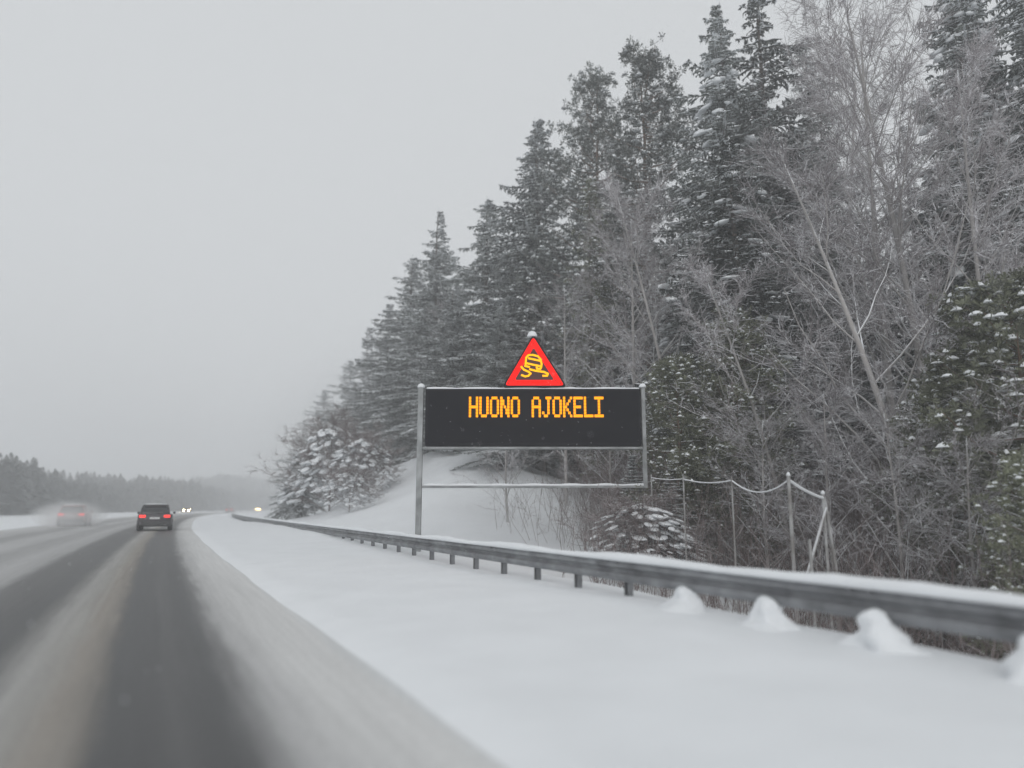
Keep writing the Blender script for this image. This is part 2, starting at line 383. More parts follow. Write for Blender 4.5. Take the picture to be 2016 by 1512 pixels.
# LED words
FONT = {'H': '10001 10001 10001 11111 10001 10001 10001', 'U': '10001 10001 10001 10001 10001 10001 01110', 'O': '01110 10001 10001 10001 10001 10001 01110',
        'N': '10001 11001 11001 10101 10011 10011 10001', 'A': '01110 10001 10001 11111 10001 10001 10001', 'J': '00111 00010 00010 00010 00010 10010 01100',
        'K': '10001 10010 10100 11000 10100 10010 10001', 'E': '11111 10000 10000 11110 10000 10000 11111', 'L': '10000 10000 10000 10000 10000 10000 11111',
        'I': '11111 00100 00100 00100 00100 00100 11111', ' ': '00000 ' * 7}
tx0, tzt = sp(924, 781); tx1, tzb = sp(1188, 822)
text = 'HUONO AJOKELI'; ncol = len(text) * 6 - 1; px_ = (tx1 - tx0) / ncol; pz_ = (tzt - tzb) / 7
for i, ch in enumerate(text):
    if ch == ' ': continue
    mb = MB()
    for r, row in enumerate(FONT[ch].split()):
        c = 0
        while c < 5:
            if row[c] == '1':
                c1 = c
                while c1 < 4 and row[c1 + 1] == '1': c1 += 1
                X0 = tx0 + (i * 6 + c - .14) * px_; X1 = tx0 + (i * 6 + c1 + 1.14) * px_; Z_ = tzt - (r + .5) * pz_; b = pz_ * .44
                mb.box(X0, X1, -.038, -.026, Z_ - b, Z_ + b); c = c1
            c += 1
    mb.build('letter', M['amber'], sign)

# warning triangle on top
tri_foot = sp(1053, 762)
tri = empty('warning_sign', Vector((foot.x, foot.y, SG)) + SL_ * tri_foot[0] + Vector((0, 0, tri_foot[1])), -YAW)
tag(tri, 'lit red triangular warning sign showing a yellow skidding car, above the black panel', 'warning sign')
def tp(px, py):
    a = sp(px, py); return (a[0] - tri_foot[0], a[1] - tri_foot[1])
A_, B_, C_ = tp(1050, 661), tp(992, 760), tp(1113, 760)
cen = ((A_[0] + B_[0] + C_[0]) / 3, (A_[1] + B_[1] + C_[1]) / 3)
def inset(k_): return [(cen[0] + (p[0] - cen[0]) * k_, cen[1] + (p[1] - cen[1]) * k_) for p in (A_, B_, C_)]
def rounded(pts, r_):
    out = []
    for i in range(3):
        p = Vector(pts[i]); a = (Vector(pts[i - 1]) - p).normalized() * r_; b = (Vector(pts[(i + 1) % 3]) - p).normalized() * r_
        for t in np.linspace(0, 1, 6): out.append(tuple((p + a) * (1 - t) ** 2 + p * 2 * t * (1 - t) + (p + b) * t * t))
    return out
P_ = rounded(inset(1.06), .14)
mb = MB(); mb.loft([[(x, .16, z) for x, z in P_], [(x, .0, z) for x, z in P_]]); mb.build('board', M['black'], tri)
P_ = rounded(inset(.66), .06)
mb = MB(); mb.loft([[(x, -.002, z) for x, z in P_], [(x, -.008, z) for x, z in P_]]); mb.build('inner_face', M['red_glow'], tri)
mb = MB()
for k_ in (.965, .88, .795, .71):
    P_ = rounded(inset(k_), .10 * k_); Q_ = rounded(inset(k_ - .066), .10 * (k_ - .066))
    n = len(P_)
    vs2 = [(x, -.012, z) for x, z in P_] + [(x, -.012, z) for x, z in Q_] + [(x, -.004, z) for x, z in P_] + [(x, -.004, z) for x, z in Q_]
    fs2 = []
    for i in range(n):
        j = (i + 1) % n; fs2 += [(i, j, n + j, n + i), (2 * n + i, i, n * 0 + i, 2 * n + j)[:0] or (2 * n + i, 2 * n + j, j, i), (n + i, n + j, 3 * n + j, 3 * n + i)]
    mb.add(vs2, fs2)
mb.build('red_border', M['red'], tri)
# skidding car pictogram, drawn in the photo's triangle as strokes
def stroke(mb, pts, wd):
    pts = [Vector(p) for p in pts]
    for a, b in zip(pts[:-1], pts[1:]):
        d = (b - a).normalized(); n_ = Vector((-d.y, d.x)) * wd / 2; a2 = a - d * wd * .3; b2 = b + d * wd * .3
        q_ = [a2 + n_, b2 + n_, b2 - n_, a2 - n_]
        mb.add([(v.x, -.024, v.y) for v in q_] + [(v.x, -.012, v.y) for v in q_], [(3, 2, 1, 0), (0, 1, 5, 4), (1, 2, 6, 5), (2, 3, 7, 6), (3, 0, 4, 7)])
def tpl(L): return [tp(960 + a * 180 / 2016., 640 + b * 135 / 1512.) for a, b in L]
mb = MB(); wd = .052
for L in ([(835, 870), (850, 720), (900, 665), (1000, 660), (1110, 690), (1170, 760), (1190, 860), (1180, 930)],
          [(905, 735), (1160, 790)], [(840, 840), (1185, 915)], [(835, 870), (830, 905), (920, 925)], [(1080, 930), (1090, 965), (1160, 970), (1180, 930)],
          [(740, 920), (800, 985), (900, 1030), (950, 1070), (900, 1120), (830, 1135), (750, 1105)],
          [(930, 975), (1060, 1010), (1240, 1035), (1330, 1075), (1310, 1120), (1220, 1120)]):
    stroke(mb, tpl(L), wd)
mb.build('skidding_car_symbol', M['yellow'], tri)
a_ = tp(1048, 655); mb = MB(); rings = []
for t in np.linspace(0, 1, 7):
    r_ = .13 * math.sqrt(max(0, 1 - (t) ** 2)) + .006
    rings.append([(a_[0] + r_ * math.cos(a) * 1.05, .08 + r_ * math.sin(a) * .8, a_[1] - .10 + .17 * t) for a in np.linspace(0, 2 * math.pi, 12, endpoint=False)])
mb.loft(rings); mb.build('snow_cap', M['snow'], tri, True)
mb = MB(); mb.box(-.06, .06, .05, .11, -.25, .12); mb.build('bracket', M['sign_steel'], tri)

# ------------------------------------------------------------------ wire fence behind the rail
FD = 14.0
f1 = ray(1552, 1050, FD); F0 = Vector((f1.x, f1.y, gz(f1.x, f1.y)))
fence = empty('wire_fence', F0); tag(fence, 'tall snow covered wire fence with slanting brace at its end post', 'fence')
tops = [ray(1552, 936, FD), ray(1620, 972, FD + .6)]
def post(top, name='post', r_=.05, knob=True):
    b_ = Vector((top.x, top.y, gz(top.x, top.y) - .3)); mb = MB(); mb.tube([b_ - F0, top - F0], [r_, r_ * .9], 8)
    mb.build(name, M['fence'], fence)
    if not knob: return
    mb = MB(); mb.loft([[(top.x - F0.x + rr_ * math.cos(a), top.y - F0.y + rr_ * math.sin(a), top.z - F0.z + hh) for a in np.linspace(0, 2 * math.pi, 8, endpoint=False)] for rr_, hh in ((.036, -.01), (.038, .02), (.026, .05), (.006, .065))])
    mb.build('post_snow', M['tree_snow'], fence, True)
post(tops[0], r_=.035); post(tops[1], r_=.03)
far = [ray(1440, 938, FD + 1.7), ray(1345, 936, FD + 3.6), ray(1282, 934, FD + 5.0)]
for t in far: post(t, 'post', .02, False)
st = ray(1594, 1062, FD - .1); post(st, 'short_stake', .03, False)
mb = MB(); e1 = ray(1584, 1150, FD + .2); mb.tube([e1 - F0, ray(1627, 1000, FD + .6) - F0], .028, 7); mb.build('brace', M['fence'], fence)
mb = MB(); e1 = ray(1652, 1155, FD + .6); mb.tube([e1 - F0, tops[1] - F0 + Vector((.03, 0, -.08))], .03, 7); mb.build('brace', M['fence'], fence)
chain = [far[2], far[1], far[0], tops[0], tops[1]]
for i, (a, b) in enumerate(zip(chain[:-1], chain[1:])):
    sag = [.03, .07, .24, .04][i]; rr_ = [.012, .014, .014, .028][i]
    for lev, mt, r2 in ((-.08, 'tree_snow', rr_), (-.55, 'steel', .004), (-.95, 'steel', .004), (-1.35, 'steel', .004)):
        mb = MB(); mb.tube([a.lerp(b, t) - F0 + Vector((0, 0, lev - sag * 4 * t * (1 - t) * (1 if lev > -.1 else .3))) for t in np.linspace(0.01, .99, 12)], r2, 6)
        mb.build('snowy_top_wire' if lev > -.1 else 'wire', M[mt], fence)

# ------------------------------------------------------------------ cars
def rrect(y, hw, z0, z1, r_=.12, tumble=0.0, n=4):
    pts = []
    for cx, cz, a0 in ((hw - r_, z1 - r_, 0), (-hw + r_, z1 - r_, 90), (-hw + r_, z0 + r_, 180), (hw - r_, z0 + r_, 270)):
        for t in np.linspace(0, 90, n):
            a = R(a0 + t); x = cx + r_ * math.cos(a); z = cz + r_ * math.sin(a)
            x *= 1 - tumble * max(0, (z - z0)) / max(.01, z1 - z0); pts.append((x, y, z))
    return pts
def make_car(label, u, y, heading_back, paint, tail='tail_on', head='head_off', group=None, kind='hatch'):
    x = u + float(curve(y)); ang = -math.atan(float(curve(y + 1) - curve(y - 1)) / 2)
    car = empty('car', (x, y, .005), ang + (math.pi if heading_back else 0)); tag(car, label, 'car', group)
    H = 1.50
    mb = MB()   # lower body: rear at -y
    mb.loft([rrect(-2.16, .74, .38, .80, .1), rrect(-2.12, .82, .30, .90, .12), rrect(-1.9, .89, .26, .97, .12), rrect(-1.0, .91, .22, .97, .12), rrect(.4, .91, .22, .95, .12),
             rrect(1.2, .90, .24, .90, .12), rrect(1.85, .86, .26, .80, .12), rrect(2.12, .76, .32, .68, .12), rrect(2.18, .66, .38, .60, .08)])
    mb.build('body', paint, car, True)
    mb = MB()
    mb.loft([rrect(-1.98, .70, .90, 1.0, .04), rrect(-1.80, .72, .90, 1.28, .1, .08), rrect(-1.55, .72, .90, 1.43, .12, .12), rrect(-.6, .73, .90, 1.455, .12, .13), rrect(.2, .73, .88, 1.43, .12, .12), rrect(.75, .71, .86, 1.18, .08, .08), rrect(1.25, .66, .80, .90, .03)])
    mb.build('cabin_glass', M['glass'], car, True)
    mb = MB()
    mb.loft([rrect(-1.74, .56, 1.36, 1.42, .02), rrect(-1.5, .63, 1.40, 1.475, .03), rrect(-.6, .645, 1.42, 1.50, .03), rrect(.15, .62, 1.40, 1.465, .03), rrect(.3, .58, 1.37, 1.42, .02)])
    mb.build('roof', paint, car, True)
    mb = MB()
    for s in (-1, 1):
        mb.tube([(s * .74, -1.93, .95), (s * .70, -1.80, 1.22), (s * .635, -1.56, 1.42)], .045, 6); mb.tube([(s * .735, -.35, .95), (s * .64, -.40, 1.44)], .03, 6); mb.tube([(s * .69, 1.1, .90), (s * .635, .62, 1.22), (s * .60, .2, 1.42)], .035, 6)
    mb.build('pillars', paint, car, True)
    mb = MB(); rings = []
    for t, hw in ((-1.66, .40), (-1.55, .56), (-.6, .60), (.1, .55), (.2, .4)):
        rings.append(rrect(t, hw, 1.475, 1.53, .02))
    mb.loft(rings); mb.build('roof_snow', M['tree_snow'], car, True)
    mb = MB(); mb.box(-.80, .80, -2.24, -2.10, .28, .52); mb.build('rear_bumper', M['plastic'], car, bevel=.04)
    mb = MB(); mb.box(-.26, .26, -2.215, -2.165, .66, .77); mb.build('licence_plate', M['plate'], car)
    for s in (-1, 1):
        mb = MB(); mb.box(min(s * .80, s * .47), max(s * .80, s * .47), -2.19, -2.02, .75, .89); mb.build('tail_light', M[tail], car, bevel=.02)
        mb = MB(); mb.box(min(s * .80, s * .48), max(s * .80, s * .48), 1.98, 2.16, .58, .70); mb.build('headlight', M[head], car, bevel=.03)
        mb = MB(); mb.box(min(s * .90, s * 1.05), max(s * .90, s * 1.05), .62, .74, .93, 1.06); mb.build('wing_mirror', paint, car, bevel=.03)
        for yy in (-1.32, 1.32):
            wb = MB(); wb.loft([[(s * X_, yy + r_ * math.cos(a), .32 + r_ * math.sin(a)) for a in np.linspace(0, 2 * math.pi, 20, endpoint=False)] for X_, r_ in ((.69, .27), (.71, .32), (.87, .32), (.925, .29))])
            wo = wb.build('wheel', M['tyre'], car, True)
            wb = MB(); wb.loft([[(s * X_, yy + r_ * math.cos(a), .32 + r_ * math.sin(a)) for a in np.linspace(0, 2 * math.pi, 16, endpoint=False)] for X_, r_ in ((.92, .20), (.935, .19), (.928, .05))])
            wb.build('rim', M['rim'], wo, True)
    mb = MB(); mb.box(-.45, .45, 2.13, 2.21, .42, .52); mb.build('grille', M['plastic'], car, bevel=.01)
    return car
dark = mat('dark_paint', (.045, .04, .047), .35, nscale=3, namp=.2)
pale = mat('hazed_red_paint', (.34, .20, .19), .45, nscale=3, namp=.2)  # paleness of the spray haze and tail-light red put into the body colour
grey = mat('grey_paint', (.12, .12, .13), .4)
make_car('dark car with red tail lights driving ahead in the right lane', -.42, 49.5, False, dark, group='cars on the motorway')
make_car('faint reddish car in the left lane, half lost in blown snow', -6.3, 64, False, pale, tail='tail_on', group='cars on the motorway')
make_car('oncoming car with lit headlights, just right of the dark car', -14, 226, True, grey, 'tail_off', 'head_on', 'cars on the motorway')
make_car('oncoming car with lit headlights, farthest off near the barrier end', -14, 303, True, grey, 'tail_off', 'head_on', 'cars on the motorway')
make_car('tiny pale red car far ahead where the barrier starts', -1.0, 214, False, pale, group='cars on the motorway')

# snow thrown up round the left car
mb = MB(); rings = []
for t in np.linspace(-.98, .98, 11):
    q_ = math.sqrt(1 - t * t); rings.append([(2.7 * q_ * math.cos(a), 6.5 * t, 1.3 + 1.6 * q_ * math.sin(a)) for a in np.linspace(0, 2 * math.pi, 16, endpoint=False)][::-1])
mb.loft(rings); sprayo = mb.build('snow_spray', None, None, True); sprayo.location = (-6.3 + float(curve(61)), 61.5, 0.02)
tag(sprayo, 'cloud of powder snow thrown up around the reddish car', 'snow spray', kind='stuff')
hm = bpy.data.materials.new('snow_spray'); hm.use_nodes = True; t = hm.node_tree; t.nodes.clear()
oo = t.nodes.new('ShaderNodeOutputMaterial'); pv = t.nodes.new('ShaderNodeVolumePrincipled')
pv.inputs['Color'].default_value = (.97, .975, .98, 1); pv.inputs['Density'].default_value = .16
tc = t.nodes.new('ShaderNodeTexCoord'); mp = t.nodes.new('ShaderNodeMapping'); mp.inputs['Location'].default_value = (0, 0, -.4); mp.inputs['Scale'].default_value = (1 / 2.7, 1 / 6.5, 1 / 1.35)
ln = t.nodes.new('ShaderNodeVectorMath'); ln.operation = 'LENGTH'; mr = t.nodes.new('ShaderNodeMapRange'); mr.inputs[1].default_value = .1; mr.inputs[2].default_value = 1.0; mr.inputs[3].default_value = .42; mr.inputs[4].default_value = 0
t.links.new(tc.outputs['Object'], mp.inputs[0]); t.links.new(mp.outputs[0], ln.inputs[0]); t.links.new(ln.outputs['Value'], mr.inputs[0]); t.links.new(mr.outputs[0], pv.inputs['Density'])
t.links.new(pv.outputs[0], oo.inputs['Volume']); sprayo.data.materials.append(hm)

# ------------------------------------------------------------------ trees
def lumps(C, A, B, H, rng):
    """flattened snow lumps: centres C, half vectors A (long), B (wide), height H"""
    up = np.zeros_like(C); up[:, 2] = H
    dn = np.zeros_like(C); dn[:, 2] = -H * .35
    a, b, c, d = C + A, C + B, C - A, C - B; t = C + up; q_ = C + dn
    return [np.stack(k, 1) for k in ((a, b, t), (b, c, t), (c, d, t), (d, a, t), (b, a, q_), (c, b, q_), (d, c, q_), (a, d, q_))]

def lumps6(C, s, H, rng):
    n = len(C); a0 = rng.uniform(0, 6.28, n); rim = []
    for k in range(6):
        a = a0 + k * math.pi / 3; q_ = s * rng.uniform(.7, 1.15, n); rim.append(C + np.stack([np.cos(a) * q_, np.sin(a) * q_ * .8, -.25 * H * rng.uniform(0, 1, n)], 1))
    top = []
    for k in range(6): top.append(C + (rim[k] - C) * .55 + np.stack([a0 * 0, a0 * 0, H * .75], 1))
    out = [np.stack([rim[k], rim[(k + 1) % 6], top[(k + 1) % 6], top[k]], 1) for k in range(6)]
    ap = C + np.stack([a0 * 0, a0 * 0, H], 1); bt = C - np.stack([a0 * 0, a0 * 0, H * .35], 1)
    return out + [np.stack([top[k], top[(k + 1) % 6], ap], 1) for k in range(6)] + [np.stack([rim[(k + 1) % 6], rim[k], bt], 1) for k in range(6)]

def trunk_mesh(h, r0, seed, n=8, lean=.01, top=1.0):
    rng = np.random.default_rng(seed); k = 14; pts = []; x = y = 0
    for i in range(k + 1):
        pts.append((x, y, -.6 if i == 0 else h * top * i / k)); x += rng.normal(0, lean * h / k * 2); y += rng.normal(0, lean * h / k * 2)
    mb = MB(); mb.tube(pts, [r0 * (1 - .93 * i / k) for i in range(k + 1)], n); return mesh_pd('trunk', mb.v, mb.f, True)

def spruce(h, Rm, seed, base=.08, dens=1.0, droop=.35, snow=.5, ragged=.25, shape=.8, green='needles', twl=.40):
    rng = np.random.default_rng(seed)
    Q = []; T = []; S = []; BR = MB()
    z = h * base
    while z < h * .985:
        f = (z / h - base) / (1 - base)
        prof_ = Rm * (1 - f) ** shape * (0.55 + .45 * min(1, f / .18))
        nb = max(3, int(rng.integers(5, 8) * (1 if f < .8 else .8)))
        a0 = rng.uniform(0, 6.28); gap = rng.random() < ragged * .25
        for j in range(nb):
            if rng.random() < ragged * .4: continue
            L = max(.18, prof_ * rng.uniform(1 - ragged * 1.1, 1 + ragged * .6) * (.6 if gap else 1)); az = a0 + 6.283 * j / nb + rng.normal(0, .25)
            rad = np.array([math.cos(az), math.sin(az), 0]); tan = np.array([-math.sin(az), math.cos(az), 0])
            up = .35 * f + rng.normal(-.02, .08); dr = droop * (1.15 - f) * rng.uniform(.7, 1.3)
            st_ = max(.10, .17 / dens); n = max(3, int(L / st_)); t = (np.arange(n) + rng.uniform(0, 1, n) * .8) / n; t = np.clip(t + .08, .06, 1)
            bow = rng.normal(0, .12) * L
            def P(t): return np.array([0, 0, z + 0]) + rad * (L * t)[:, None] + tan * (bow * t * t)[:, None] + np.array([0, 0, 1.]) * (L * (up * t - dr * t ** 1.6 + .10 * t ** 5))[:, None]
            ctr = P(t)
            if L > .5:
                tt = np.array([0, .35, .7, .97]); BR.tube([Vector(p) for p in P(tt)], [.012 * L + .012, .010 * L + .008, .012, .004], 3, False)
            for sgn in (-1, 1):
                l = (twl * L * (1 - .72 * t) + .10) * rng.uniform(.6, 1.25, n); l = np.minimum(l, .95)
                dirv = rad * rng.uniform(.35, .8, n)[:, None] + tan * (sgn * rng.uniform(.6, 1.0, n))[:, None]; dirv[:, 2] -= rng.uniform(.05, .55, n) * droop * 1.6
                dirv /= np.linalg.norm(dirv, axis=1)[:, None]
                e = ctr + dirv * l[:, None]; mid = (ctr + e) / 2
                wv = np.cross(dirv, [0, 0, 1.]); wv /= (np.linalg.norm(wv, axis=1)[:, None] + 1e-6); wv[:, 2] += rng.normal(0, .35, n)
                ww = (rng.uniform(.022, .048, n))[:, None]
                Q.append(np.stack([ctr - wv * ww * .5, mid - wv * ww * 1.2, e, mid + wv * ww * 1.2], 1))
                # hanging fringe, in two pieces
                for k_ in (0.15, .45, .75):
                    c0 = ctr + dirv * (l * k_)[:, None]; c1 = ctr + dirv * (np.minimum(1, k_ + .20) * l)[:, None]
                    dn = (c0 + c1) / 2 + rng.normal(0, .04, (n, 3)); dn[:, 2] -= rng.uniform(.05, .20, n) * (.5 + droop)
                    T.append(np.stack([c0, dn, c1], 1))
                m_ = rng.random(n) < snow
                if m_.any():
                    Ls = (l * .42)[m_][:, None]; c_ = mid[m_] + dirv[m_] * (l * .1)[m_][:, None]; c_[:, 2] += .02
                    S += lumps(c_, dirv[m_] * Ls, (wv[m_] + rng.normal(0, .15, (m_.sum(), 3))) * rng.uniform(.035, .085, m_.sum())[:, None], rng.uniform(.025, .06, m_.sum()), rng)
            m_ = rng.random(n) < snow * 1.1
            if m_.any():
                c_ = ctr[m_].copy(); c_[:, 2] += .02; k2 = m_.sum()
                S += lumps(c_, rad[None] * rng.uniform(.07, .17, k2)[:, None], tan[None] * rng.uniform(.05, .11, k2)[:, None], rng.uniform(.04, .10, k2), rng)
        z += rng.uniform(.26, .46) * (h / 22) ** .3 * (1.0 if f < .85 else .7) / dens ** .5
    cr = mesh_soup('crown', Q + T)
    return dict(trunk=trunk_mesh(h, h * .010 + .03, seed), crown=cr, snow=mesh_soup('snow', S), limbs=mesh_pd('limbs', BR.v, BR.f),
                mats=dict(trunk='bark', crown=green, snow='tree_snow', limbs='bark'), h=h)

def pine(h, Rm, seed, base=.45, nb=60, snow=.5, green='needles_green', tufts=18, size=.24):
    rng = np.random.default_rng(seed); T = []; S = []; BR = MB()
    for i in range(nb):
        f = (i + rng.random()) / nb; z = h * (base + (1 - base) * f * .97)
        L = Rm * (1 - f ** 2.2 * .82) * (.6 + .4 * min(1, f / .25)) * rng.uniform(.55, 1.15); az = rng.uniform(0, 6.283)
        rad = np.array([math.cos(az), math.sin(az), 0.]); el = rng.uniform(-.1, .35) + .5 * f
        tip = rad * L + np.array([0, 0, L * el]); bend = np.array([0, 0, -.12 * L])
        P = lambda t: np.array([0, 0, z]) + np.outer(t, tip) + np.outer(t * (1 - t) * 4, bend)
        BR.tube([Vector(p) for p in P(np.array([0, .3, .65, 1]))], [.03 * L * .6 + .012, .02 * L * .6 + .01, .012, .006], 4, False)
        n = int(tufts * (.5 + L / Rm)); t = rng.uniform(.35, 1.02, n); c = P(t)
        sp_ = .26 * L * (1.15 - t) + .12
        c = c + rng.normal(0, 1, (n, 3)) * np.stack([sp_, sp_, sp_ * .45], 1)
        k = 16
        d = rng.normal(0, 1, (n, k, 3)); d[..., 2] += .45; d /= np.linalg.norm(d, axis=2)[..., None]
        ln = rng.uniform(.6, 1.15, (n, k, 1)) * size; e = c[:, None] + d * ln
        wv = np.cross(d, rng.normal(0, 1, (n, k, 3))); wv /= np.linalg.norm(wv, axis=2)[..., None]
        T.append(np.stack([c[:, None] + wv * .006, e + wv * size * .11, e - wv * size * .11], 2).reshape(-1, 3, 3))
        m_ = rng.random(n) < snow
        if m_.any():
            q_ = c[m_].copy(); q_[:, 2] += size * .35; kk = m_.sum(); S += lumps6(q_, rng.uniform(.3, .8, kk) * size, rng.uniform(.2, .45, kk) * size, rng)
    return dict(trunk=trunk_mesh(h, h * .012 + .02, seed, lean=.03), crown=mesh_soup('crown', T), snow=mesh_soup('snow', S), limbs=mesh_pd('limbs', BR.v, BR.f),
                mats=dict(trunk='pine_bark', crown=green, snow='tree_snow', limbs='pine_bark'), h=h)

def ribbons(P0, P1, w0, rng, sag=0.0):
    """thin bent three-sided twigs from P0 to P1"""
    d = P1 - P0; L = np.linalg.norm(d, axis=1)[:, None] + 1e-6; dn = d / L
    a = np.cross(dn, rng.normal(0, 1, d.shape)); a /= np.linalg.norm(a, axis=1)[:, None] + 1e-6; b = np.cross(dn, a)
    mid = (P0 + P1) / 2 + a * L * .07; mid[:, 2] -= sag * L[:, 0]
    w0 = np.asarray(w0).reshape(-1, 1); out = []
    o = [a, -a * .5 + b * .87, -a * .5 - b * .87]
    for i in range(3):
        j = (i + 1) % 3
        out.append(np.stack([P0 + o[i] * w0, P0 + o[j] * w0, mid + o[j] * w0 * .75, mid + o[i] * w0 * .75], 1))
        out.append(np.stack([mid + o[i] * w0 * .75, mid + o[j] * w0 * .75, P1 + o[j] * w0 * .4, P1 + o[i] * w0 * .4], 1))
    return out

def birch(h, spread, seed, nl=22, lean=(0, 0), base=.18, tw=.009, sub=9, twn=9, lp=(.35, .6)):
    rng = np.random.default_rng(seed); Bm = MB(); k = 12
    pts = []
    wx, wy = rng.normal(0, .012 * h, 2)
    for i in range(k + 1):
        f = i / k; pts.append(np.array([lean[0] * h * f ** 1.3 + wx * math.sin(f * 4), lean[1] * h * f ** 1.3 + wy * math.sin(f * 3.3), h * f * .93 - (.5 if i == 0 else 0)]))
    r0 = h * .0065 + .02; Bm.tube([Vector(p) for p in pts], [r0 * (1 - .85 * i / k) for i in range(k + 1)], 7)
    pts = np.array(pts)
    def tr(f): i = min(k - 1, int(f * k)); return pts[i] + (pts[i + 1] - pts[i]) * (f * k - i)
    T = []; S0 = []; S1 = []; SW = []
    for i in range(nl):
        f = base + (1 - base) * (i + rng.random()) / nl * .97; p0 = tr(f); az = rng.uniform(0, 6.283)
        L = spread * (1.15 - .75 * f) * rng.uniform(.7, 1.2); up = rng.uniform(*lp) + .5
        d = np.array([math.cos(az) * (1 - .3 * f), math.sin(az) * (1 - .3 * f), up]); d /= np.linalg.norm(d)
        q_ = [p0]; dd = d.copy()
        for s in range(5):
            dd = dd + rng.normal(0, .09, 3) + np.array([0, 0, .07]); dd /= np.linalg.norm(dd); q_.append(q_[-1] + dd * L * 1.35 / 5)
        q_ = np.array(q_); rb = max(.014, .34 * r0 * (1.2 - f))
        Bm.tube([Vector(p) for p in q_], [rb * (1 - .15 * s) for s in range(6)], 5, False)
        for s in range(sub):
            t = rng.uniform(.2, 1) * 4.99; ii_ = int(t); a = q_[ii_] + (q_[ii_ + 1] - q_[ii_]) * (t - ii_)
            v = (q_[ii_ + 1] - q_[ii_]); v /= np.linalg.norm(v); v = v + rng.normal(0, .55, 3); v /= np.linalg.norm(v)
            l2 = L * rng.uniform(.25, .5); b = a + v * l2; S0.append(a); S1.append(b); SW.append(max(.007, rb * .33))
            n = twn; tt = rng.uniform(.15, 1, n)[:, None]; c = a + (b - a) * tt
            w_ = v + rng.normal(0, .6, (n, 3)); w_ /= np.linalg.norm(w_, axis=1)[:, None]; e = c + w_ * rng.uniform(.25, .75, n)[:, None] * (h / 18) ** .5
            T += ribbons(c, e, np.full(n, tw), rng, -.0)
            c2 = c + (e - c) * rng.uniform(.3, .9, (n, 1)); w2 = w_ + rng.normal(0, .6, (n, 3)); e2 = c2 + w2 * rng.uniform(.15, .35, n)[:, None]
            T += ribbons(c2, e2, np.full(n, tw * .75), rng, .05)
    T += ribbons(np.array(S0), np.array(S1), SW, rng, .0)
    return dict(trunk=mesh_pd('trunk', Bm.v, Bm.f, True), twigs=mesh_soup('twigs', T), mats=dict(trunk='birch_bark', twigs='twigs'), h=h)

PROTO = {}
PROTO['spruce1'] = spruce(22, 4.3, 11, base=.06, droop=.42, snow=.9, ragged=.55, dens=1.35)
PROTO['spruce2'] = spruce(22, 3.8, 12, base=.10, droop=.5, snow=.85, ragged=.65, shape=.75, dens=1.3)
PROTO['spruce3'] = spruce(22, 4.9, 13, base=.04, droop=.38, snow=1.0, ragged=.5, shape=.9, dens=1.3)
PROTO['thin'] = spruce(22, 2.3, 14, base=.12, droop=.6, snow=.45, ragged=.8, shape=.55, dens=1.4)
PROTO['young'] = spruce(9, 1.9, 15, base=.03, droop=.35, snow=.6, ragged=.35, shape=.9, dens=1.2)
PROTO['dark'] = spruce(16, 2.6, 16, base=.05, droop=.4, snow=.22, ragged=.5, shape=.7, dens=1.3, green='needles_dark')
PROTO['greenspruce'] = spruce(14, 1.5, 17, base=.1, droop=.5, snow=.16, ragged=.5, shape=.6, green='needles_green')
PROTO['pine1'] = pine(20, 4.3, 21, base=.15, nb=135, snow=.5, green='needles')
PROTO['pine2'] = pine(20, 4.4, 22, base=.18, nb=130, snow=.6, green='needles')
PROTO['youngpine'] = pine(8, 2.1, 23, base=.08, nb=80, snow=.5, tufts=22, size=.17)
PROTO['youngpine2'] = pine(8, 2.4, 24, base=.05, nb=84, snow=.4, tufts=22, size=.17)
PROTO['birch1'] = birch(20, 4.6, 31, nl=28, twn=11)
PROTO['birch2'] = birch(20, 4.0, 32, nl=30, base=.25, lean=(-.06, .02), twn=11)
PROTO['birch3'] = birch(16, 4.6, 33, nl=22, base=.12, lean=(-.16, .06), twn=11)
PROTO['sapling'] = birch(9, 2.6, 34, nl=24, base=.08, tw=.006, sub=8, twn=9)
PARTS = ('trunk', 'limbs', 'crown', 'snow', 'twigs')

def tree(kind, label, px, top, D, wide=1.0, name=None, cat=None, group=None, rot=None):
    pr = PROTO[kind]; P = ray(px, top, D); z0 = gz(P.x, P.y); h = P.z - z0
    name = name or ('pine_tree' if 'pine' in kind else 'birch_tree' if 'birch' in kind or kind == 'sapling' else 'spruce_tree')
    cat = cat or name.split('_')[0] + ' tree'
    e = empty(name, (P.x, P.y, z0), random.Random(label).uniform(0, 6.28) if rot is None else rot); s = h / pr['h'] / (.95 if name == 'birch_tree' else 1)
    sxy = wide * s ** .5 if s < 1.6 else wide * 1.26
    e.scale = (sxy, sxy, s); tag(e, label, cat, group)
    for k_ in PARTS:
        if k_ in pr: link(k_, pr[k_], M[pr['mats'][k_]], e)
    if kind in ('spruce1', 'spruce3', 'dark') and D < 33: e['clumps'] = kind
    return e

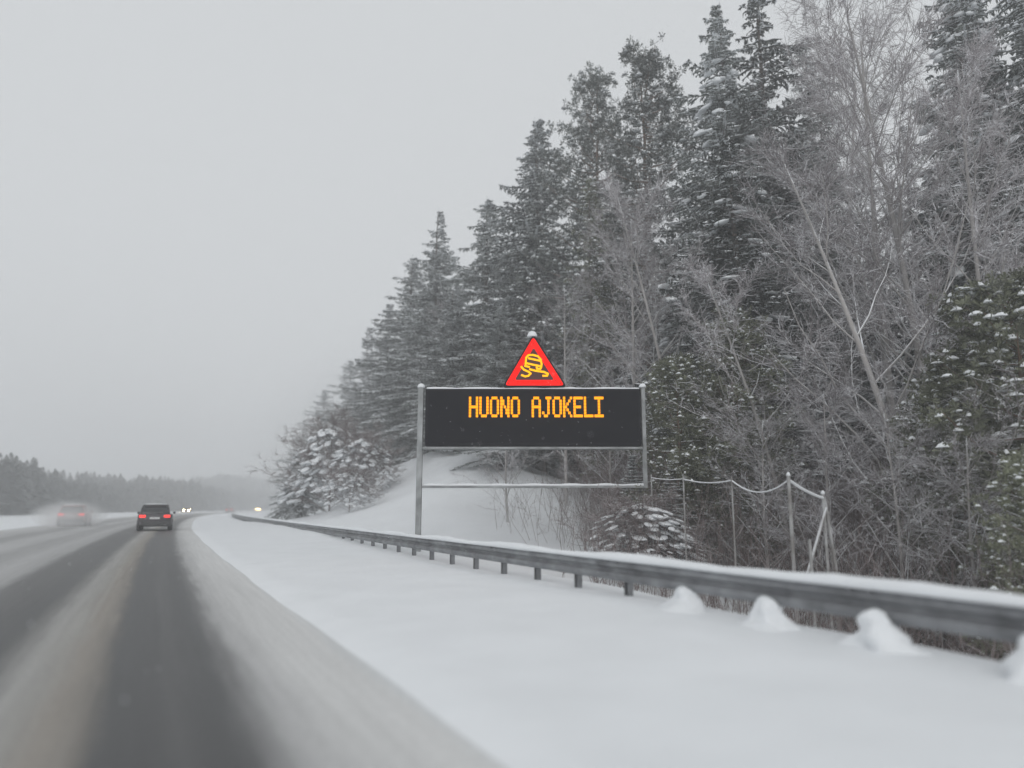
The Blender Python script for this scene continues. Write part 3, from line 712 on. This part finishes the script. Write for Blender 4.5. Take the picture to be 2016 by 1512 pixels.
GS = 'snowy spruces at the forest edge'; GP = 'snowy pines at the forest edge'; GB = 'bare frosted birches at the forest edge'
tree('spruce1', 'tall snowy spruce, left one of the two spires at the top centre right', 1408, 6, 31, 1.14, group=GS)
tree('thin', 'thin ragged spruce spire cut by the top edge, beside a tall spire', 1492, -18, 31.5, 1.49, group=GS)
tree('thin', 'small spruce spire seen between the twin spires and the pale birches', 1585, 70, 42, 1.43, group=GS)
tree('pine1', 'broad dark snowy tree left of the twin spires, with a short pointed top', 1268, 92, 36, 1.0, group=GP)
tree('pine2', 'rounded frosted tree at the step in the skyline, right of the sky gap', 1165, 142, 39, .9, group=GP)
tree('spruce1', 'tall spruce with sharp tip directly above the red triangle', 1060, 232, 45, 1.49, group=GS)
tree('spruce2', 'spruce with a blunt grey top between two sharper ones, left of the triangle', 962, 386, 52, 1.49, group=GS)
tree('spruce3', 'full spruce with layered snowy boughs at the shoulder of the treeline', 868, 412, 57, 1.23, group=GS)
tree('spruce2', 'lower hazy spruce, first one down from the shoulder of the treeline', 815, 500, 64, 1.54, group=GS)
tree('spruce1', 'hazy small-topped spruce halfway down the slope of treetops', 768, 595, 72, 1.54, group=GS)
tree('spruce3', 'hazy spruce just left of the halfway treetop', 728, 640, 80, 1.17, group=GS)
tree('spruce2', 'pale hazy spruce above the snow-laden bushes', 690, 705, 88, 1.68, group=GS)
tree('spruce1', 'very pale spruce near the far end of the treeline', 640, 765, 97, 1.65, group=GS)
tree('spruce3', 'last pale treetop before the open sky, behind the laden bushes', 600, 825, 104, 1.17, group=GS)
tree('spruce3', 'spruce filling the slope behind the black panel, left part', 900, 560, 47, 1.17, group=GS)
tree('spruce1', 'grey spruce whose top shows left of the red triangle', 985, 600, 38, 1.33, group=GS)
tree('greenspruce', 'narrow dark green spruce standing out above the red triangle to the right', 1163, 345, 34, 1.2, group=GS)
tree('dark', 'dark nearly snowless spruce in the middle of the right-hand forest', 1435, 270, 25, 1.55, group=GS)
tree('dark', 'dark shaded spruce behind the big birch trunk, lower right', 1830, 380, 26, 1.2, group=GS)
tree('spruce3', 'huge snowy spruce with drooping boughs cut by the top edge, right side', 1868, -190, 25, .85, group=GS)
tree('spruce1', 'huge dark spruce at the right edge of the picture', 2010, -230, 23, 1.0, group=GS)
tree('spruce2', 'spruce in the corner beyond the right-edge one', 2110, -120, 27, 1.2, group=GS)
tree('birch1', 'tall pale birch filling the gap between the spires and the huge spruce', 1690, 20, 25, 1.1, group=GB)
tree('birch2', 'tall bare birch with a straight trunk right of the gap', 1752, -40, 22, 1.0, group=GB)
tree('birch2', 'slender birch rising close behind the twin spires', 1610, 110, 29, 1.1, group=GB)
tree('birch3', 'leaning bare birch with long limbs reaching up left across the forest', 1765, 240, 17.5, 1.1, group=GB, rot=YAW * -1 - .3)
tree('birch3', 'leaning grey birch left of the dark middle spruce', 1330, 350, 27, .9, group=GB, rot=-.6)
tree('birch1', 'bushy frosted birch right above the panel end', 1240, 420, 28, .9, group=GB)
tree('birch1', 'grey birch thicket tree behind the red triangle', 1110, 560, 31, .8, group=GB)
tree('birch2', 'bare birch in front of the huge snowy spruce', 1905, 150, 20, .9, group=GB)
tree('birch3', 'low spreading birch under the dark middle spruce', 1530, 520, 19.5, .9, group=GB, rot=-.5)
tree('youngpine', 'young green pine with snow on its branch ends, right of the sign', 1440, 610, 21, 1.0, group=GP)
tree('youngpine2', 'young green pine just beside the sign frame', 1330, 700, 21, .85, group=GP)
tree('youngpine2', 'green pine at the lower right edge of the picture', 1985, 540, 15.5, 1.15, group=GP)
tree('youngpine', 'second green pine left of the one at the right edge', 1860, 700, 17, .95, group=GP)
tree('youngpine2', 'low green pine behind the near end of the barrier', 2040, 880, 12.5, .8, group=GP)
tree('young', 'small snowy spruce under the lower bar of the sign frame', 1245, 895, 22, .9, group=GS)
tree('young', 'small dark spruce between the sign frame and the fence', 1320, 905, 20, .8, group=GS)
tree('sapling', 'reddish bare sapling in front of the fence end', 1620, 760, 17, .9, group=GB)
tree('sapling', 'bare sapling right of the fence end brace', 1740, 800, 15.5, .9, group=GB)
tree('sapling', 'bare sapling behind the fence post, left of the brace', 1500, 820, 18.5, .9, group=GB)
tree('sapling', 'frosted sapling behind the lower right corner of the black panel', 1200, 800, 24, .9, group=GB)
tree('sapling', 'frosted sapling behind the left half of the black panel', 1000, 800, 28, .9, group=GB)
tree('sapling', 'bare sapling beneath the right-hand green pine', 1900, 850, 14.5, .9, group=GB)

# snow-laden bushes left of the sign
PROTO['laden'] = spruce(6.5, 2.2, 41, base=.02, droop=.75, snow=.8, ragged=.7, shape=.55, dens=1.1, green='needles_frosted', twl=.45)
PROTO['shrub'] = birch(6.0, 2.9, 61, nl=46, base=.02, lp=(.0, .35), tw=.012, sub=7, twn=8)
PROTO['shrub']['mats'] = dict(trunk='brown_twigs', twigs='brown_twigs')
def fat_snow(pr, seed, h, Rm, n=150, pw=1.6, sz=(.12, .36), drp=.5):
    rng = np.random.default_rng(seed); z = rng.uniform(.15, 1, n); r_ = Rm * (1 - z ** pw) ** (1 / pw) * rng.uniform(.45, 1.05, n); a = rng.uniform(0, 6.28, n)
    mb = MB()
    for i in range(n):
        c = Vector((r_[i] * math.cos(a[i]), r_[i] * math.sin(a[i]), z[i] * h)); s = rng.uniform(*sz); rings = []; el = rng.uniform(.8, 1.7); ro = rng.uniform(0, 3.14); fl = rng.uniform(.3, .6)
        for t in (-.9, -.5, 0, .5, .92):
            q_ = math.sqrt(max(.02, 1 - t * t)) * s; ring = []
            for b in np.linspace(0, 2 * math.pi, 9, endpoint=False):
                w_ = q_ * (1 + .55 * mnoise.noise((math.cos(b) * 1.2 + i * 3.1, math.sin(b) * 1.2, t * 1.5))); lx = w_ * math.cos(b) * el; ly = w_ * math.sin(b) / el
                dx = lx * math.cos(ro) - ly * math.sin(ro); dy = lx * math.sin(ro) + ly * math.cos(ro)
                ring.append(c + Vector((dx, dy, t * s * fl - drp * (dx * math.cos(a[i]) + dy * math.sin(a[i])))))
            rings.append(ring)
        mb.loft(rings)
    pr['clumps'] = mesh_pd('snow_clumps', mb.v, mb.f, True)
fat_snow(PROTO['laden'], 3, 6.5, 1.9, 120); fat_snow(PROTO['shrub'], 4, 5.6, 2.7, 240, 2.2, (.07, .27), .6)
fat_snow(PROTO['spruce1'], 5, 20.5, 3.6, 230, 1.15, (.08, .26), .5); fat_snow(PROTO['spruce3'], 6, 20.5, 4.2, 280, 1.15, (.09, .30), .5); fat_snow(PROTO['dark'], 7, 14.5, 2.4, 50, 1.2, (.09, .24), .5)
for kd, px, top, D, wd_, lab in (('shrub', 655, 832, 44, 1.05, 'snow-laden bush with a round white top, tallest of the clump left of the sign'),
                             ('shrub', 715, 858, 42, 1.0, 'snow-laden bush beside the knoll, right one of the white clump'),
                             ('laden', 600, 880, 47, 1.0, 'snow-bowed bush at the left end of the white clump'),
                             ('shrub', 690, 925, 37, .9, 'low drooping snowy bush in front of the white clump'),
                             ('laden', 575, 925, 54, .9, 'hazy snowy bush behind the left end of the clump'),
                             ('shrub', 1262, 985, 19, 1.0, 'low dark snowy bush under the lower right corner of the sign frame')):
    e = tree(kd, lab, px, top, D, wd_, 'snowy_bush', 'bush', None if 'sign frame' in lab else 'snow-laden bushes left of the sign')
    link('snow_clumps', PROTO[kd]['clumps'], M['tree_snow'], e)
for e in list(bpy.data.objects):
    if e.name.startswith('spruce_tree') and e.get('clumps'):
        link('snow_clumps', PROTO[e['clumps']]['clumps'], M['tree_snow'], e); del e['clumps']

# ------------------------------------------------------------------ stuff: forest behind, undergrowth, far woods
def raw(me):
    n = len(me.polygons); v = np.empty(len(me.vertices) * 3, np.float32); me.vertices.foreach_get('co', v); v = v.reshape(-1, 3)
    ls = np.empty(n, np.int32); lt = np.empty(n, np.int32); vi = np.empty(len(me.loops), np.int32)
    me.polygons.foreach_get('loop_start', ls); me.polygons.foreach_get('loop_total', lt); me.loops.foreach_get('vertex_index', vi)
    return v, ls, lt, vi
def merge(name, placements, mats):
    """one mesh out of many trees: placements = (proto, x, y, z, scale, sxy, rot)"""
    V = []; LS = []; VI = []; MI = []; nv = nl = 0; cache = {}
    for pk, x, y, z, s, sxy, rot in placements:
        pr = PROTO[pk]; c, s_ = math.cos(rot), math.sin(rot)
        for k_ in PARTS:
            if k_ not in pr: continue
            if (pk, k_) not in cache: cache[(pk, k_)] = raw(pr[k_])
            v, ls, lt, vi = cache[(pk, k_)]
            w_ = np.stack([x + (v[:, 0] * c - v[:, 1] * s_) * sxy, y + (v[:, 0] * s_ + v[:, 1] * c) * sxy, z + v[:, 2] * s], 1)
            V.append(w_); LS.append(ls + nl); VI.append(vi + nv); MI.append(np.full(len(ls), mats.index(pr['mats'][k_]), np.int32)); nv += len(v); nl += len(vi)
    m = bpy.data.meshes.new(name); V = np.concatenate(V); LS = np.concatenate(LS); VI = np.concatenate(VI)
    m.vertices.add(len(V)); m.vertices.foreach_set('co', V.astype(np.float32).ravel()); m.loops.add(len(VI)); m.loops.foreach_set('vertex_index', VI.astype(np.int32))
    m.polygons.add(len(LS)); m.polygons.foreach_set('loop_start', LS.astype(np.int32))
    for q_ in mats: m.materials.append(M[q_])
    m.polygons.foreach_set('material_index', np.concatenate(MI)); m.update(calc_edges=True)
    return m
PROTO['f1'] = spruce(18, 3.6, 51, base=.08, dens=.62, droop=.4, snow=.4, ragged=.5)
PROTO['f2'] = spruce(18, 3.0, 52, base=.15, dens=.6, droop=.5, snow=.3, ragged=.6, shape=.7)
PROTO['f3'] = birch(16, 3.6, 53, nl=20, sub=7, twn=7, tw=.013)
MATS = ['bark', 'needles', 'tree_snow', 'birch_bark', 'twigs']
rng = np.random.default_rng(77); pl = []
def put(kind, u, y, h, wide=1.0):
    x = u + float(curve(y)); s = h / PROTO[kind]['h']; pl.append((kind, x, y, gz(x, y) - .2, s, wide * s ** .5, rng.uniform(0, 6.28)))
for i in range(185):
    y = rng.uniform(-4, 120); u = rng.uniform(23, 44)
    az = math.degrees(math.atan2(u + float(curve(y)), y))
    if az > 66: continue
    put(rng.choice(['f1', 'f2', 'f3'], p=[.42, .28, .30]), u, y, rng.uniform(13, 18.5) if y < 60 else rng.uniform(12, 16))
for i in range(110):
    y = rng.uniform(48, 150); put(rng.choice(['f1', 'f2', 'f3']), rng.uniform(17, 25), y, rng.uniform(8, 14))
fo = link('forest', merge('forest', pl, MATS), None); tag(fo, 'deep snowy mixed forest behind the front row of trees', 'forest', kind='stuff')

# low detail far trees
def far_tree(h, Rm, seed):
    rg = np.random.default_rng(seed); T = []; n = 420
    f = rg.random(n) ** .9; z = h * (.06 + .94 * f); r_ = Rm * (1 - f) ** .85 * rg.uniform(.5, 1.1, n); a = rg.uniform(0, 6.28, n)
    rad = np.stack([np.cos(a), np.sin(a), a * 0], 1); tn = np.stack([-np.sin(a), np.cos(a), a * 0], 1); c = np.stack([a * 0, a * 0, z], 1)
    e = c + rad * r_[:, None]; e[:, 2] -= r_ * rg.uniform(.1, .5, n); w_ = (r_ * .35 + .12)[:, None]
    T.append(np.stack([c, e + tn * w_, e + rad * .15 + [0, 0, -.2], e - tn * w_], 1)); return mesh_soup('far', T)
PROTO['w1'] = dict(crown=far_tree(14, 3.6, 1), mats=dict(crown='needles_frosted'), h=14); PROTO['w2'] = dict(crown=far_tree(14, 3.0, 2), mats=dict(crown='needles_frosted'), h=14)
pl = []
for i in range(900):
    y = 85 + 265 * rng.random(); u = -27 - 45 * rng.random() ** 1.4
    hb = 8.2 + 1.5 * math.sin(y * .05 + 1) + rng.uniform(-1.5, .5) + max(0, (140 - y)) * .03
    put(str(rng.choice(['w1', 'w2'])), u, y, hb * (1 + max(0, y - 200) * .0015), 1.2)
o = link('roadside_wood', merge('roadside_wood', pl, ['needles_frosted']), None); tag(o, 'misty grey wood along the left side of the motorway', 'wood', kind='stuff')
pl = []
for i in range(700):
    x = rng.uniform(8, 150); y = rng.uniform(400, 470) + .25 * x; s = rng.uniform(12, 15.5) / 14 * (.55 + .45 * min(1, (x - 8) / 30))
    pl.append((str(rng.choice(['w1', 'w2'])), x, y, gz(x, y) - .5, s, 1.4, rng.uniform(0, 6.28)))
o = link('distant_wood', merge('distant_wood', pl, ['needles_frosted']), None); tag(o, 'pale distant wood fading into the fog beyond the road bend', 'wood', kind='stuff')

# undergrowth: bare twiggy brush
rg = np.random.default_rng(5); n = 15000
y = rg.uniform(1, 62, n); lo_ = np.where(y < 15, 8.2, np.where(y < 26, 10.5, 15.5)); u = lo_ + rg.uniform(0, 1, n) ** .8 * 15; x = u + curve(y); z = terrain(x, y)
azm = np.degrees(np.arctan2(x, y)); keep = ~((azm < 31.5) & (rg.random(n) < .8)) & ~((np.exp(-((u - 17) / 5) ** 2 - ((y - 46) / 12) ** 2) > .06) & (rg.random(n) < .9)); x, y, u, z = x[keep], y[keep], u[keep], z[keep]; n = len(x)
hh = rg.uniform(.6, 3.2, n) * (.5 + .5 * ss(8, 14, u)); P0 = np.stack([x, y, z - .1], 1); P1 = P0 + np.stack([rg.normal(0, .22, n) * hh, rg.normal(0, .22, n) * hh, hh], 1)
Tq = ribbons(P0, P1, rg.uniform(.006, .013, n), rg)
for k_ in range(5):
    t = rg.uniform(.25, 1, (n, 1)); c = P0 + (P1 - P0) * t; e = c + rg.normal(0, .22, (n, 3)) * (hh[:, None] * .6 + .2) + np.array([0, 0, 1]) * (.22 * hh[:, None]); Tq += ribbons(c, e, np.full(n, .006), rg)
o = link('undergrowth', mesh_soup('undergrowth', Tq), M['brown_twigs']); tag(o, 'tangled bare brown brush with snow on it below the forest trees', 'undergrowth', kind='stuff')

# falling snow
rg = np.random.default_rng(9); n = 11000
D_ = rg.uniform(2.5, 26, n) ; pxs = rg.uniform(-200, 2200, n); pys = rg.uniform(-200, 1500, n)
C_ = np.stack([rg.uniform(-8, 26, n), rg.uniform(1.5, 30, n), rg.uniform(.1, 13, n)], 1); C_ = C_[np.linalg.norm(C_ - [0, 0, 1.3], axis=1) > 3.0]; n = len(C_)
r_ = rg.uniform(.003, .008, n)[:, None]; A = np.array([[1, 0, 0]]) * r_; B = np.array([[0, 1, 0]]) * r_
o = link('snowfall', mesh_soup('snowfall', lumps(C_, A, B, r_[:, 0] * 1.6, rg)), M['tree_snow']); tag(o, 'fine snowflakes falling through the air', 'snowfall', kind='stuff')

def blown(name, loc, rad, dens, lab):
    mb = MB(); rings = []
    for t in np.linspace(-.98, .98, 13):
        q_ = math.sqrt(1 - t * t); rings.append([(rad[0] * q_ * math.cos(a), rad[1] * t, rad[2] * q_ * math.sin(a)) for a in np.linspace(0, 2 * math.pi, 20, endpoint=False)][::-1])
    mb.loft(rings); o = mb.build(name, None, None, True); o.location = loc; tag(o, lab, name.replace('_', ' '), kind='stuff')
    m = bpy.data.materials.new(name); m.use_nodes = True; t = m.node_tree; t.nodes.clear()
    oo = t.nodes.new('ShaderNodeOutputMaterial'); pv = t.nodes.new('ShaderNodeVolumePrincipled'); pv.inputs['Color'].default_value = (.97, .975, .98, 1)
    tc = t.nodes.new('ShaderNodeTexCoord'); mp = t.nodes.new('ShaderNodeMapping'); mp.inputs['Scale'].default_value = tuple(1 / q for q in rad)
    ln = t.nodes.new('ShaderNodeVectorMath'); ln.operation = 'LENGTH'; mr = t.nodes.new('ShaderNodeMapRange'); mr.interpolation_type = 'SMOOTHSTEP'
    for k, q in ((1, 0), (2, .98), (3, dens), (4, 0)): mr.inputs[k].default_value = q
    t.links.new(tc.outputs['Object'], mp.inputs[0]); t.links.new(mp.outputs[0], ln.inputs[0]); t.links.new(ln.outputs['Value'], mr.inputs[0]); t.links.new(mr.outputs[0], pv.inputs['Density'])
    t.links.new(pv.outputs[0], oo.inputs['Volume']); o.data.materials.append(m)
blown('blowing_snow', (11.5 + float(curve(30)), 30, .4), (6.5, 19, 2.6), .085, 'veil of powder snow blowing low over the bank behind the barrier')

blown('snow_flurry', (22 + float(curve(90)), 92, 6), (20, 52, 20), .028, 'pale flurry of falling snow veiling the far end of the treeline')

# ------------------------------------------------------------------ haze
mb = MB(); mb.box(-640, 690, -39.5, 690, -5, 48)
hz = mb.build('haze', None, None); tag(hz, 'snowy fog filling the air over the road and forest', 'haze', kind='stuff')
hm = bpy.data.materials.new('haze'); hm.use_nodes = True; t = hm.node_tree; t.nodes.clear()
oo = t.nodes.new('ShaderNodeOutputMaterial'); pv = t.nodes.new('ShaderNodeVolumePrincipled')
pv.inputs['Color'].default_value = (.965, .972, .98, 1); pv.inputs['Density'].default_value = HAZE; pv.inputs['Anisotropy'].default_value = .2
t.links.new(pv.outputs[0], oo.inputs['Volume']); hz.data.materials.append(hm)
